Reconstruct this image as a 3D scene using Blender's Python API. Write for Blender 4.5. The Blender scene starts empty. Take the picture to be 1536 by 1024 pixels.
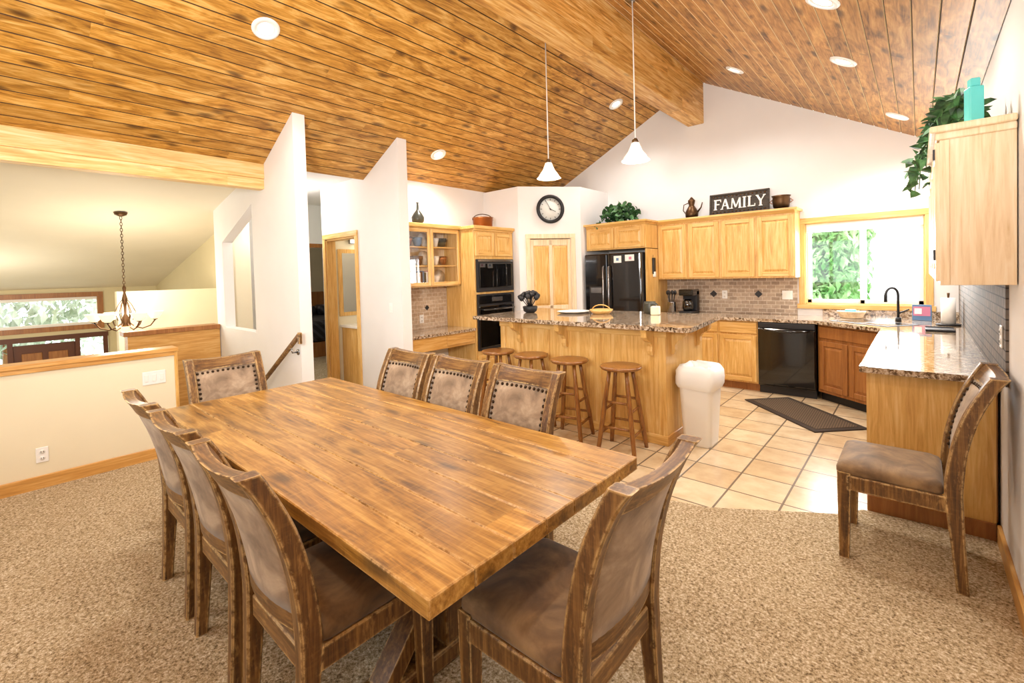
import bpy, bmesh, math, random
from mathutils import Vector, Matrix
random.seed(7)
scene=bpy.context.scene
try:
    scene.view_settings.view_transform='Standard'
    scene.view_settings.look='None'
except Exception: pass

# ------------------------------------------------------------------ materials
def S(h):
    h=h.lstrip('#'); c=[int(h[i:i+2],16)/255 for i in (0,2,4)]
    return tuple(((x/12.92) if x<=.04045 else ((x+.055)/1.055)**2.4) for x in c)+(1,)
class NT:
    def __init__(s,name):
        s.m=bpy.data.materials.new(name); s.m.use_nodes=True; s.t=s.m.node_tree
        s.b=s.t.nodes['Principled BSDF']
    def n(s,typ,**k):
        nd=s.t.nodes.new(typ)
        for a,b in k.items(): setattr(nd,a,b)
        return nd
    def l(s,a,b): s.t.links.new(a,b)
    def coords(s,scale=(1,1,1),rot=(0,0,0),loc=(0,0,0)):
        tc=s.n('ShaderNodeTexCoord'); mp=s.n('ShaderNodeMapping')
        mp.inputs['Scale'].default_value=scale; mp.inputs['Rotation'].default_value=rot; mp.inputs['Location'].default_value=loc
        s.l(tc.outputs['Object'],mp.inputs[0]); return mp.outputs[0]
    def noise(s,v,scale,detail=3,rough=.5,dist=0):
        q=s.n('ShaderNodeTexNoise'); q.inputs['Scale'].default_value=scale; q.inputs['Detail'].default_value=detail
        q.inputs['Roughness'].default_value=rough; q.inputs['Distortion'].default_value=dist
        s.l(v,q.inputs['Vector']); return q.outputs['Fac']
    def ramp(s,f,stops):
        r=s.n('ShaderNodeValToRGB'); e=r.color_ramp.elements
        while len(e)<len(stops): e.new(.5)
        for i,(p,c) in enumerate(stops): e[i].position=p; e[i].color=c
        s.l(f,r.inputs[0]); return r.outputs[0]
    def mix(s,f,a,b,mode='MIX'):
        x=s.n('ShaderNodeMix',data_type='RGBA',blend_type=mode)
        if isinstance(f,(int,float)): x.inputs[0].default_value=f
        else: s.l(f,x.inputs[0])
        for i,v in ((6,a),(7,b)):
            if isinstance(v,tuple): x.inputs[i].default_value=v
            else: s.l(v,x.inputs[i])
        return x.outputs[2]
    def math(s,op,a,b=0.0,c=None):
        x=s.n('ShaderNodeMath',operation=op)
        for i,v in enumerate((a,b) if c is None else (a,b,c)):
            if isinstance(v,(int,float)): x.inputs[i].default_value=v
            else: s.l(v,x.inputs[i])
        return x.outputs[0]
    def bump(s,h,st=.3,d=.01):
        b=s.n('ShaderNodeBump'); b.inputs['Strength'].default_value=st; b.inputs['Distance'].default_value=d
        s.l(h,b.inputs['Height']); s.l(b.outputs[0],s.b.inputs['Normal'])
def plain(name,col,rough=.5,metal=0,emit=0,ecol=None,coat=0,spec=None):
    q=NT(name); q.b.inputs['Base Color'].default_value=S(col); q.b.inputs['Roughness'].default_value=rough
    q.b.inputs['Metallic'].default_value=metal
    if coat: q.b.inputs['Coat Weight'].default_value=coat
    if emit:
        q.b.inputs['Emission Color'].default_value=S(ecol or col); q.b.inputs['Emission Strength'].default_value=emit
    return q.m
def paint(name,col,var=.03):
    q=NT(name); v=q.coords(); n=q.noise(v,2.5,3)
    a=S(col); b=tuple(x*(1-var*3) for x in a[:3])+(1,)
    q.l(q.mix(n,a,b),q.b.inputs['Base Color']); q.b.inputs['Roughness'].default_value=.85
    q.bump(q.noise(v,120,4),.12,.002); return q.m
def wood(name,dark,mid,light,axis='X',rough=.45,grain=1.0,plank=None,knots=0,distress=None,coat=0,bumpst=.15,cont=1.0,tonev=.3,al=1.2,ac=14,kn=(2.6,7.5),kr=.2,saw=0,edge=None):
    q=NT(name); ai='XYZ'.index(axis)
    def sc(a_,c_):
        v=[c_]*3; v[ai]=a_; return tuple(v)
    base=q.coords()
    if plank:
        pax,pw,poff=plank
        sp=q.n('ShaderNodeSeparateXYZ'); q.l(base,sp.inputs[0])
        s_=q.math('FLOOR',q.math('DIVIDE',q.math('SUBTRACT',sp.outputs['XYZ'.index(pax)],poff),pw))
        wn=q.n('ShaderNodeTexWhiteNoise',noise_dimensions='1D'); q.l(s_,wn.inputs['W'])
        le=q.math('FLOOR',q.math('ADD',q.math('DIVIDE',sp.outputs[ai],2.2),q.math('MULTIPLY',wn.outputs['Value'],7.3)))
        wn2=q.n('ShaderNodeTexWhiteNoise',noise_dimensions='1D'); q.l(q.math('ADD',q.math('MULTIPLY',s_,3.17),q.math('MULTIPLY',le,11.3)),wn2.inputs['W'])
        off=q.n('ShaderNodeCombineXYZ')
        for i in range(3): q.l(q.math('MULTIPLY',wn2.outputs['Value'],23.0+i*9),off.inputs[i])
        va=q.n('ShaderNodeVectorMath',operation='ADD'); q.l(base,va.inputs[0]); q.l(off.outputs[0],va.inputs[1]); base=va.outputs[0]
        tone=wn2.outputs['Value']
    def mapped(scale):
        mp=q.n('ShaderNodeMapping'); mp.inputs['Scale'].default_value=scale; q.l(base,mp.inputs[0]); return mp.outputs[0]
    n1=q.noise(mapped(sc(al*grain,ac*grain)),1.6,5,.6,1.2)
    n2=q.noise(mapped(sc(4*grain,90*grain)),1.0,4,.65,.3)
    f=q.math('ADD',q.math('MULTIPLY',n1,.62),q.math('MULTIPLY',n2,.38))
    w=.17/cont
    col=q.ramp(f,[(.5-w,S(dark)),(.5,S(mid)),(.5+w,S(light))])
    if saw:
        n3=q.noise(mapped(sc(60,9)),1.0,4,.7)
        col=q.mix(q.math('MULTIPLY',q.ramp(n3,[(.50,(0,0,0,1)),(.68,(1,1,1,1))]),saw),col,S(light))
        n4=q.noise(mapped(sc(45,5)),1.3,3,.6)
        col=q.mix(q.math('MULTIPLY',q.ramp(n4,[(.56,(0,0,0,1)),(.70,(1,1,1,1))]),saw*.7),col,S(dark))
    if knots:
        vo=q.n('ShaderNodeTexVoronoi',feature='F1'); vo.inputs['Scale'].default_value=1; vo.inputs['Randomness'].default_value=1
        mpk=mapped(sc(*kn)); ad=q.n('ShaderNodeVectorMath',operation='ADD'); q.l(mpk,ad.inputs[0])
        nz=q.n('ShaderNodeTexNoise'); nz.inputs['Scale'].default_value=2.5; q.l(mpk,nz.inputs['Vector'])
        scv=q.n('ShaderNodeVectorMath',operation='SCALE'); scv.inputs['Scale'].default_value=.25; q.l(nz.outputs['Color'],scv.inputs[0]); q.l(scv.outputs[0],ad.inputs[1])
        q.l(ad.outputs[0],vo.inputs['Vector'])
        k=q.ramp(vo.outputs['Distance'],[(.0,(1,1,1,1)),(kr*.45,(.75,.75,.75,1)),(kr,(0,0,0,1))])
        kd=tuple(x*.4 for x in S(dark)[:3])+(1,)
        col=q.mix(q.math('MULTIPLY',k,knots),col,kd)
    if plank:
        hs=q.n('ShaderNodeHueSaturation'); q.l(col,hs.inputs['Color'])
        q.l(q.math('ADD',q.math('MULTIPLY',tone,tonev),1-tonev*.5),hs.inputs['Value']); col=hs.outputs[0]
    if distress:
        dn=q.noise(mapped(sc(9,28)),1.3,5,.7)
        dm=q.ramp(dn,[(.56,(0,0,0,1)),(.70,(1,1,1,1))])
        col=q.mix(q.math('MULTIPLY',dm,.6),col,S(distress))
    if edge:
        bv=q.n('ShaderNodeBevel'); bv.samples=4; bv.inputs['Radius'].default_value=.011
        ge=q.n('ShaderNodeNewGeometry'); dt=q.n('ShaderNodeVectorMath',operation='DOT_PRODUCT'); q.l(bv.outputs[0],dt.inputs[0]); q.l(ge.outputs['Normal'],dt.inputs[1])
        em=q.ramp(q.math('SUBTRACT',1.0,dt.outputs['Value']),[(.01,(0,0,0,1)),(.09,(1,1,1,1))])
        en=q.ramp(q.noise(mapped((22,22,22)),1.5,4,.7),[(.40,(0,0,0,1)),(.55,(1,1,1,1))])
        col=q.mix(q.math('MULTIPLY',q.math('MULTIPLY',em,en),.9),col,S(edge))
    q.l(col,q.b.inputs['Base Color']); q.b.inputs['Roughness'].default_value=rough
    if coat: q.b.inputs['Coat Weight'].default_value=coat; q.b.inputs['Coat Roughness'].default_value=.25
    q.bump(f,bumpst,.004); return q.m

M={}
M['white']=paint('wall_paint_white','#EFEDEC')
M['cream']=paint('wall_paint_cream','#EDE4C8')
M['foyer']=paint('foyer_paint','#E0D3AC')
M['foyerc']=paint('foyer_ceiling_paint','#E6DDC8')
M['pineL']=wood('pine_planks_left','#6A3A0C','#C08A36','#E8BC70','Y',.5,1,('X',.1217,-5.32),.9,None,.15,.1,1.0,.28,1.8,8,(2.8,7.0),.25)
M['pineR']=wood('pine_planks_right','#5E3810','#B27E3E','#D6A866','Y',.5,1,('X',.1187,-2.4),.9,None,.15,.1,1.0,.28,1.8,8,(2.8,7.0),.25)
M['beam']=wood('beam_wood','#9A6220','#DDA654','#F6D898','Y',.5,.8,('Z',.14,3.62),.45,None,.1,.1,1.1)
M['header']=wood('header_wood','#C08C3E','#ECC47E','#FBE6B6','Y',.5,.8,('Z',.14,2.52),.3,None,.1,.1,.9)
M['groove']=plain('groove','#3E240A',.8)
M['glight']=plain('groove_highlight','#F0D2A0',.7)  # painted highlight for the ridge-side flank of each plank groove
M['oakZ']=wood('oak_vertical','#BC8740','#DEB064','#F0D094','Z',.42,1,None,0,None,.2,.06,.85)
M['oakX']=wood('oak_horizontal_x','#BC8740','#DEB064','#F0D094','X',.42,1,None,0,None,.2,.06,.85)
M['oakY']=wood('oak_horizontal_y','#AD7734','#D19C52','#E6BE7E','Y',.42,1,None,0,None,.2,.06,.85)
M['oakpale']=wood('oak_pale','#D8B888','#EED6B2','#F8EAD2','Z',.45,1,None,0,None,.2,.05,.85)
M['oakdark']=wood('oak_dark_shaded','#7A4A20','#9C642F','#B57C42','Z',.45,1,None,0,None,.2,.05,.75)  # dark oak parts; also the painted shade on the sink base
M['stool']=wood('stool_wood','#5E3412','#8A5722','#B07C38','Z',.35,1.4,None,0,None,.35,.05,.8)
M['table']=wood('table_wood','#4E2E0E','#A4762F','#D4AA5E','X',.36,.9,('Y',.157,.67),.8,None,.2,.35,1.0,.34,1.3,9,(2.0,6.0),.2,saw=.2,edge='#E0BC80')
M['tableedge']=wood('table_edge','#4A290C','#8A5A22','#BD8A45','X',.5,1.2,None,.3,None,.1,.3,1)
M['chair']=wood('chair_rustic_wood','#2E1A0A','#63421E','#96703C','Z',.45,1.3,None,.25,'#B08850',.2,.3,1.0,saw=.18,edge='#E4C284')
M['chairX']=wood('chair_rustic_wood_x','#2E1A0A','#63421E','#96703C','X',.45,1.3,None,.25,'#B08850',.2,.3,1.0,saw=.18,edge='#E4C284')
M['black']=plain('black_gloss','#0B0B0D',.12,0,coat=.5)
M['blackmat']=plain('black_matte','#17161A',.5)
M['blackglass']=plain('black_glass','#040406',.04,0,coat=1)
M['steel']=plain('steel','#9A9A9C',.25,1)
M['bronze']=plain('bronze','#5A4028',.4,.8)
M['copper']=plain('copper','#9A6038',.3,.9)
M['nail']=plain('nailhead','#3A2C1E',.35,.8)
M['plastic']=plain('white_plastic','#F0F0EE',.4)
M['ceramic']=plain('ceramic_white','#F2F0EA',.2)
M['shade']=plain('frosted_glass','#FBF6EC',.4,0,.9,'#FFF2DC')
M['chshade']=plain('chandelier_glass','#F6E8C8',.4,0,1.0,'#FFE9BC')
M['lamp']=plain('light_disc','#FFFFFF',.5,0,7,'#FFF1DA')
M['teal']=plain('teal_ceramic','#5CC6C4',.25)
M['toilet']=plain('paper','#F4F2EE',.9)
M['vinyl']=plain('window_vinyl','#F1EFEA',.4)
M['darkvase']=plain('dark_vase','#3A3A30',.35)
M['signboard']=wood('sign_board','#1E1812','#3C332A','#5A4E42','X',.7,1.5)
M['clockface']=plain('clock_face','#E4E6E2',.6)
M['brown']=plain('brown_door','#5A2E16',.5)
M['dark']=plain('dark_fabric','#24242A',.8)
M['candle']=plain('candle_wax','#EFE6C6',.5)
M['pink']=plain('card_pink','#C57A98',.6)
M['blue']=plain('card_blue','#5B7FA8',.6)
def suede(name,a,b_,c):
    q=NT(name); v=q.coords(); n=q.noise(v,7,5,.6,.6); n2=q.noise(v,45,3,.6)
    q.l(q.mix(q.math('MULTIPLY',n2,.35),q.ramp(n,[(.32,S(a)),(.5,S(b_)),(.68,S(c))]),S(a)),q.b.inputs['Base Color'])
    q.b.inputs['Roughness'].default_value=.7; q.b.inputs['Sheen Weight'].default_value=.25
    q.bump(q.noise(v,160,3),.15,.002); return q.m
M['suede']=suede('back_suede','#6E5B48','#9C866E','#C2AE94')
M['seat']=suede('seat_suede','#48351F','#765A3A','#9C7E56')
def carpet():
    q=NT('carpet'); v=q.coords()
    n=q.noise(v,85,4,.8); n2=q.noise(v,2.2,3)
    c=q.ramp(n,[(.37,S('#5E4A36')),(.45,S('#B09A78')),(.54,S('#CFBA98')),(.64,S('#F4EAD6'))])
    c=q.mix(q.math('MULTIPLY',n2,.3),c,S('#AC946E'))
    q.l(c,q.b.inputs['Base Color']); q.b.inputs['Roughness'].default_value=1
    q.b.inputs['Specular IOR Level'].default_value=.1
    q.bump(n,.9,.012); return q.m
M['carpet']=carpet()
def tile():
    q=NT('floor_tile'); v=q.coords((1,1,1))
    br=q.n('ShaderNodeTexBrick'); br.offset=0; br.squash=1
    for k,val in (('Scale',1),('Mortar Size',.007),('Mortar Smooth',.2),('Brick Width',.335),('Row Height',.335),('Bias',0)): br.inputs[k].default_value=val
    br.inputs['Color1'].default_value=S('#CDB896'); br.inputs['Color2'].default_value=S('#DED0B6'); br.inputs['Mortar'].default_value=S('#6E6050')
    q.l(v,br.inputs['Vector']); n=q.noise(v,6,4,.6)
    c=q.mix(.55,br.outputs['Color'],q.ramp(n,[(.3,S('#BE9E74')),(.7,S('#F6EEDE'))]),'MULTIPLY')
    c=q.mix(br.outputs['Fac'],c,S('#6E6050'))
    hs=q.n('ShaderNodeHueSaturation'); hs.inputs['Value'].default_value=1.1; q.l(c,hs.inputs['Color']); q.l(hs.outputs[0],q.b.inputs['Base Color'])
    q.b.inputs['Roughness'].default_value=.25
    q.bump(q.math('MULTIPLY',br.outputs['Fac'],-1),.5,.004); return q.m
M['tile']=tile()
def splash(name,comp,c1,c2,mort,rough=.5):
    q=NT(name); tc=q.n('ShaderNodeTexCoord'); sp=q.n('ShaderNodeSeparateXYZ'); q.l(tc.outputs['Object'],sp.inputs[0])
    cb=q.n('ShaderNodeCombineXYZ'); q.l(sp.outputs[comp],cb.inputs[0]); q.l(sp.outputs[2],cb.inputs[1])
    br=q.n('ShaderNodeTexBrick'); br.offset=.5
    for k,val in (('Scale',1),('Mortar Size',.004),('Brick Width',.105),('Row Height',.052),('Bias',0)): br.inputs[k].default_value=val
    br.inputs['Color1'].default_value=S(c1); br.inputs['Color2'].default_value=S(c2); br.inputs['Mortar'].default_value=S(mort)
    q.l(cb.outputs[0],br.inputs['Vector']); n=q.noise(cb.outputs[0],25,3)
    c=q.mix(.35,br.outputs['Color'],q.ramp(n,[(.3,S('#9A8470')),(.7,S('#FFFFFF'))]),'MULTIPLY')
    q.l(c,q.b.inputs['Base Color']); q.b.inputs['Roughness'].default_value=rough
    q.bump(q.math('MULTIPLY',br.outputs['Fac'],-1),.5,.003); return q.m
M['splX']=splash('backsplash_back','X','#C8B49E','#A08C78','#DACEBC')
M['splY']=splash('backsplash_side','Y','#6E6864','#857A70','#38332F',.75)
M['splYl']=splash('backsplash_left','Y','#D6C2AA','#BFA68A','#E2D6C4')
def granite():
    q=NT('granite'); v=q.coords()
    n=q.noise(v,38,5,.75,.4); n2=q.noise(v,9,3,.5,.6)
    c=q.ramp(n,[(.40,S('#14100D')),(.47,S('#6E523A')),(.51,S('#B8A284')),(.6,S('#E2D6C6')),(.72,S('#9A8672'))])
    c=q.mix(q.ramp(n2,[(.45,(0,0,0,1)),(.65,(.6,.6,.6,1))]),c,S('#A88C70'))
    q.l(c,q.b.inputs['Base Color']); q.b.inputs['Roughness'].default_value=.08; q.b.inputs['Coat Weight'].default_value=.5; return q.m
M['granite']=granite()
def leafm(name,c1,c2,sc=8):
    q=NT(name); v=q.coords(); n=q.noise(v,sc,3)
    q.l(q.ramp(n,[(.35,S(c1)),(.65,S(c2))]),q.b.inputs['Base Color']); q.b.inputs['Roughness'].default_value=.6; return q.m
M['ivy']=leafm('ivy_leaf','#16331B','#4F8048',20)
M['tree']=leafm('tree_leaf','#6DB65E','#D6F2BC',3)
M['treepale']=leafm('tree_leaf_pale','#A8B89C','#E8EEE4',3)
def matm():
    q=NT('mat_weave'); v=q.coords((1,1,1)); w=q.n('ShaderNodeTexChecker'); w.inputs['Scale'].default_value=70
    w.inputs['Color1'].default_value=S('#3A2C20'); w.inputs['Color2'].default_value=S('#66543F'); q.l(v,w.inputs[0]); q.l(w.outputs[0],q.b.inputs['Base Color'])
    q.b.inputs['Roughness'].default_value=.9; return q.m
M['mat']=matm()
M['matedge']=plain('mat_border','#32261C',.8)
def plaid():
    q=NT('plaid'); v=q.coords(); sp=q.n('ShaderNodeSeparateXYZ'); q.l(v,sp.inputs[0])
    a=q.math('GREATER_THAN',q.math('FRACT',q.math('MULTIPLY',sp.outputs[0],6.0)),.6)
    b=q.math('GREATER_THAN',q.math('FRACT',q.math('MULTIPLY',q.math('ADD',sp.outputs[1],sp.outputs[2]),6.0)),.6)
    q.l(q.ramp(q.math('MULTIPLY',q.math('ADD',a,b),.5),[(0,S('#1C1C22')),(.5,S('#3A3A42')),(1,S('#6E6C70'))]),q.b.inputs['Base Color']); return q.m
M['plaid']=plaid()
def glassm():
    q=NT('pane_glass'); q.t.nodes.remove(q.b); o=[n for n in q.t.nodes if n.type=='OUTPUT_MATERIAL'][0]
    t=q.n('ShaderNodeBsdfTransparent'); g=q.n('ShaderNodeBsdfGlossy'); g.inputs['Roughness'].default_value=.02
    x=q.n('ShaderNodeMixShader'); x.inputs[0].default_value=.06; q.l(t.outputs[0],x.inputs[1]); q.l(g.outputs[0],x.inputs[2]); q.l(x.outputs[0],o.inputs[0]); return q.m
M['glass']=glassm()
M['mirror']=plain('mirror','#D8DCDC',.02,1)

# ------------------------------------------------------------------ mesh builder
class MB:
    def __init__(s): s.v=[];s.f=[];s.m=[];s.sm=[];s.mats=[]
    def mi(s,m):
        if m not in s.mats: s.mats.append(m)
        return s.mats.index(m)
    def add(s,vs,fs,m,smooth=False,T=None):
        o=len(s.v)
        s.v+= [tuple(T@Vector(x)) if T else tuple(x) for x in vs]
        k=s.mi(m)
        for f in fs: s.f.append([i+o for i in f]); s.m.append(k); s.sm.append(smooth)
    def box(s,x0,y0,z0,x1,y1,z1,m,bev=0,T=None):
        x0,x1=min(x0,x1),max(x0,x1);y0,y1=min(y0,y1),max(y0,y1);z0,z1=min(z0,z1),max(z0,z1)
        bev=min(bev,(x1-x0)*.45,(y1-y0)*.45,(z1-z0)*.45)
        if bev<=0:
            vs=[(x,y,z) for x in (x0,x1) for y in (y0,y1) for z in (z0,z1)]
            fs=[(0,1,3,2),(4,6,7,5),(0,4,5,1),(2,3,7,6),(0,2,6,4),(1,5,7,3)]
            s.add(vs,fs,m,False,T);return
        b=bmesh.new(); bmesh.ops.create_cube(b,size=1)
        for v in b.verts: v.co=Vector(((x0+x1)/2+v.co.x*(x1-x0),(y0+y1)/2+v.co.y*(y1-y0),(z0+z1)/2+v.co.z*(z1-z0)))
        bmesh.ops.bevel(b,geom=b.edges[:],offset=bev,segments=2 if bev>.004 else 1,affect='EDGES',profile=.5)
        b.verts.index_update(); s.add([v.co.copy() for v in b.verts],[[v.index for v in f.verts] for f in b.faces],m,False,T); b.free()
    def raised(s,x0,z0,x1,z1,y,m,d=.012,c=.03,T=None):
        vs=[(x0,y,z0),(x1,y,z0),(x1,y,z1),(x0,y,z1),(x0+c,y-d,z0+c),(x1-c,y-d,z0+c),(x1-c,y-d,z1-c),(x0+c,y-d,z1-c)]
        s.add(vs,[(4,5,6,7),(0,1,5,4),(1,2,6,5),(2,3,7,6),(3,0,4,7)],m,False,T)
    def loft(s,rings,m,smooth=False,cap=True,T=None,closed=False):
        n=len(rings[0]);vs=[p for r in rings for p in r];fs=[]
        R=len(rings)
        for i in range(R if closed else R-1):
            a=i*n;b=((i+1)%R)*n
            for j in range(n): k=(j+1)%n; fs.append((a+j,a+k,b+k,b+j))
        if cap and not closed: fs.append(tuple(range(n))[::-1]); fs.append(tuple(range((R-1)*n,R*n)))
        s.add(vs,fs,m,smooth,T)
    def cyl(s,p0,p1,r0,r1,m,seg=16,T=None,smooth=True):
        s.tube([p0,p1],[r0,r1],m,seg,T,smooth)
    def tube(s,pts,rs,m,seg=10,T=None,smooth=True,closed=False):
        pts=[Vector(p) for p in pts]
        if isinstance(rs,(int,float)): rs=[rs]*len(pts)
        rings=[];up=None
        for i,p in enumerate(pts):
            if closed: d=(pts[(i+1)%len(pts)]-pts[i-1])
            else: d=(pts[min(i+1,len(pts)-1)]-pts[max(i-1,0)])
            d.normalize()
            if up is None:
                up=Vector((0,0,1)) if abs(d.z)<.9 else Vector((1,0,0))
            a=d.cross(up).normalized(); b=a.cross(d).normalized(); up=b
            rings.append([p+a*math.cos(t)*rs[i]+b*math.sin(t)*rs[i] for t in [2*math.pi*k/seg for k in range(seg)]])
        s.loft(rings,m,smooth,True,T,closed)
    def lathe(s,prof,c,m,seg=24,T=None,cap=True):
        rings=[[(c[0]+r*math.cos(2*math.pi*k/seg),c[1]+r*math.sin(2*math.pi*k/seg),c[2]+z) for k in range(seg)] for r,z in prof]
        s.loft(rings,m,True,cap,T)
    def prism(s,poly,z0,z1,m,T=None):
        n=len(poly);vs=[(x,y,z0) for x,y in poly]+[(x,y,z1) for x,y in poly]
        fs=[tuple(range(n))[::-1],tuple(range(n,2*n))]+[(i,(i+1)%n,n+(i+1)%n,n+i) for i in range(n)]
        s.add(vs,fs,m,False,T)
    def prismY(s,poly,y0,y1,m,T=None):
        n=len(poly);vs=[(x,y0,z) for x,z in poly]+[(x,y1,z) for x,z in poly]
        fs=[tuple(range(n)),tuple(range(n,2*n))[::-1]]+[(i,n+i,n+(i+1)%n,(i+1)%n) for i in range(n)]
        s.add(vs,fs,m,False,T)
    def prismX(s,poly,x0,x1,m,T=None):
        n=len(poly);vs=[(x0,y,z) for y,z in poly]+[(x1,y,z) for y,z in poly]
        fs=[tuple(range(n)),tuple(range(n,2*n))[::-1]]+[(i,n+i,n+(i+1)%n,(i+1)%n) for i in range(n)]
        s.add(vs,fs,m,False,T)
    def mesh(s,name):
        me=bpy.data.meshes.new(name); me.from_pydata(s.v,[],s.f)
        for k in s.mats: me.materials.append(M[k])
        for i,p in enumerate(me.polygons): p.material_index=s.m[i]; p.use_smooth=s.sm[i]
        b=bmesh.new(); b.from_mesh(me); bmesh.ops.recalc_face_normals(b,faces=b.faces[:]); b.to_mesh(me); b.free()
        me.update(); return me
    def obj(s,name,loc=(0,0,0),rz=0,parent=None):
        return place(name,s.mesh(name),loc,rz,parent)
def place(name,data,loc=(0,0,0),rz=0,parent=None,rot=None):
    o=bpy.data.objects.new(name,data); o.location=loc; o.rotation_euler=rot or (0,0,math.radians(rz))
    scene.collection.objects.link(o)
    if parent: o.parent=parent
    return o
def empty(name,loc=(0,0,0),rz=0): return place(name,None,loc,rz)
def box1(name,*a):
    b=MB(); b.box(*a); return b.obj(name)

# ------------------------------------------------------------------ room shell
XR,XE,XW=-2.4,.33,-5.2
YN,YS=6.85,-1.8
zc=lambda x: (4.25+.5*(x-XR)) if x<XR else (4.25-.55*(x-XR))
def plank_ceiling(name,x0,x1,mat,w=.12):
    b=MB(); n=int(round((x1-x0)/w))
    sl=(zc(x1)-zc(x0))/(x1-x0)
    for i in range(n):
        a=x0+i*(x1-x0)/n; c=x0+(i+1)*(x1-x0)/n
        g=.0045
        z=lambda x: zc(x0)+sl*(x-x0)
        b.add([(a+g,YS,z(a+g)),(c-g,YS,z(c-g)),(c-g,YN,z(c-g)),(a+g,YN,z(a+g))],[(0,1,2,3)],mat)
        if i<n-1:
            zt=z(c)+.007
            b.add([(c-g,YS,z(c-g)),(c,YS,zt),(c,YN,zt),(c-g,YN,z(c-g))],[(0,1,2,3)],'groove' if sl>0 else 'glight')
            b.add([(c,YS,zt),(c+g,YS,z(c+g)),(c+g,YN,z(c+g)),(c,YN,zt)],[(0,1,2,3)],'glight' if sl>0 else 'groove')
    b.prismY([(x0-.01,zc(x0)+.03),(x1+.01,zc(x1)+.03),(x1+.01,zc(x1)+.15),(x0-.01,zc(x0)+.15)],YS-.1,YN+.1,mat)
    return b.obj(name)
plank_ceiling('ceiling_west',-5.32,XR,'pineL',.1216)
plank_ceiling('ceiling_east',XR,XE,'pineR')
b=MB(); b.box(-2.53,YS,3.62,-2.30,YN,4.24,'beam',.01); b.obj('beam_ridge')
b=MB(); b.box(-5.43,YS,2.53,-5.305,2.0,2.64,'header',.004); b.box(-5.44,YS,2.64,-5.29,2.0,2.80,'header',.006); b.obj('beam_header')

wx0,wx1,wz0,wz1=-1.08,.05,1.06,2.07
b=MB()
b.prismY([(-5.3,0),(wx0,0),(wx0,zc(wx0)),(XR,zc(XR)),(-5.3,zc(-5.3))],YN,YN+.12,'white')
b.prismY([(wx0,0),(wx1,0),(wx1,wz0),(wx0,wz0)],YN,YN+.12,'white')
b.prismY([(wx0,wz1),(wx1,wz1),(wx1,zc(wx1)),(wx0,zc(wx0))],YN,YN+.12,'white')
b.prismY([(wx1,0),(XE+.1,0),(XE+.1,zc(XE+.1)),(wx1,zc(wx1))],YN,YN+.12,'white')
b.obj('wall_north')
box1('wall_east',XE,YS,0,XE+.12,YN,zc(XE)+.05,'white')
box1('wall_west_kitchen',XW-.12,3.33,0,XW,YN,2.9,'white')
def wing(name,y0,y1,xl,xend,openings):
    b=MB()
    topz=lambda x: zc(x) if x>-5.2 else 2.85
    xs=[xl]
    for o in openings: xs+= [o[0],o[1]]
    xs.append(xend)
    for i in range(0,len(xs)-1):
        a,c=xs[i],xs[i+1]; o=[q for q in openings if q[0]==a and q[1]==c]
        def top(a,c): return [(c,topz(c))]+([(-5.2,2.85)] if a<-5.2<c else [])+[(a,topz(a))]
        if o:
            o=o[0]
            if o[2]>0: b.prismY([(a,0),(c,0),(c,o[2]),(a,o[2])],y0,y1,'white')
            b.prismY([(a,o[3]),(c,o[4])]+top(a,c),y0,y1,'white')
        else: b.prismY([(a,0),(c,0)]+top(a,c),y0,y1,'white')
    return b
b=wing('w',2.0,2.12,-7.05,-4.56,[(-6.75,-5.7,.95,2.05,2.42)])
b.box(-7.05,2.0,-1.4,-5.1,2.12,.0,'white'); b.obj('wall_wing_stair')
b=wing('w',3.2,3.33,-6.47,-4.56,[(-6.36,-5.56,0,2.1,2.1)]); b.obj('wall_wing_hall')
P=[(-5.2,5.25),(-4.48,5.25),(-3.87,6.0),(-3.87,6.85)]
def seg(b,p,q,t,z0,z1,m,s0=0,s1=None,out=0):
    p=Vector(p);q=Vector(q);d=(q-p);L=d.length;d.normalize();n=Vector((d.y,-d.x)); s1=L if s1 is None else s1
    a=p+d*s0+n*out;c=p+d*s1+n*out
    b.prism([tuple(a),tuple(c),tuple(c-n*t),tuple(a-n*t)],z0,z1,m)
b=MB(); seg(b,P[0],P[1],.1,0,2.84,'white'); b.obj('wall_pantry_south')
b=MB(); seg(b,P[1],P[2],.1,0,2.84,'white',0,.17); seg(b,P[1],P[2],.1,2.06,2.84,'white',.17,.80); seg(b,P[1],P[2],.1,0,2.84,'white',.80,None); b.obj('wall_pantry_diagonal')
b=MB(); seg(b,P[2],P[3],.1,0,2.84,'white'); b.obj('wall_pantry_east')
b=MB(); b.prism([(-5.19,5.37),(-4.56,5.37),(-3.99,6.07),(-3.99,6.84),(-5.19,6.84)],2.74,2.80,'white'); b.obj('ceiling_pantry')
b=MB()
ang=math.atan2(.75,.61); T=Matrix.Translation((P[1][0],P[1][1],0))@Matrix.Rotation(ang,4,'Z')
b.box(.10,-.02,0,.17,.0,2.06,'oakpale',.004,T); b.box(.80,-.02,0,.87,0,2.06,'oakpale',.004,T); b.box(.10,-.022,2.06,.87,0,2.13,'oakpale',.004,T)
b.obj('trim_pantry_door')
b=MB()
b.box(.17,.02,0,.80,.05,2.05,'oakpale',0,T)
for zz0,zz1 in ((.1,.32),(.42,.95),(1.05,1.95)):
    for xx0,xx1 in ((.22,.46),(.51,.75)): b.raised(xx0,zz0,xx1,zz1,.019,'oakZ',.012,.03,T)
b.box(.17,.006,0,.22,.02,2.05,'oakpale',.003,T);b.box(.75,.006,0,.80,.02,2.05,'oakpale',.003,T);b.box(.46,.006,0,.51,.02,2.05,'oakpale',.003,T)
for z in (0,.34,.97,1.96): b.box(.22,.006,z,.75,.02,z+.08,'oakpale',.003,T)
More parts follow.
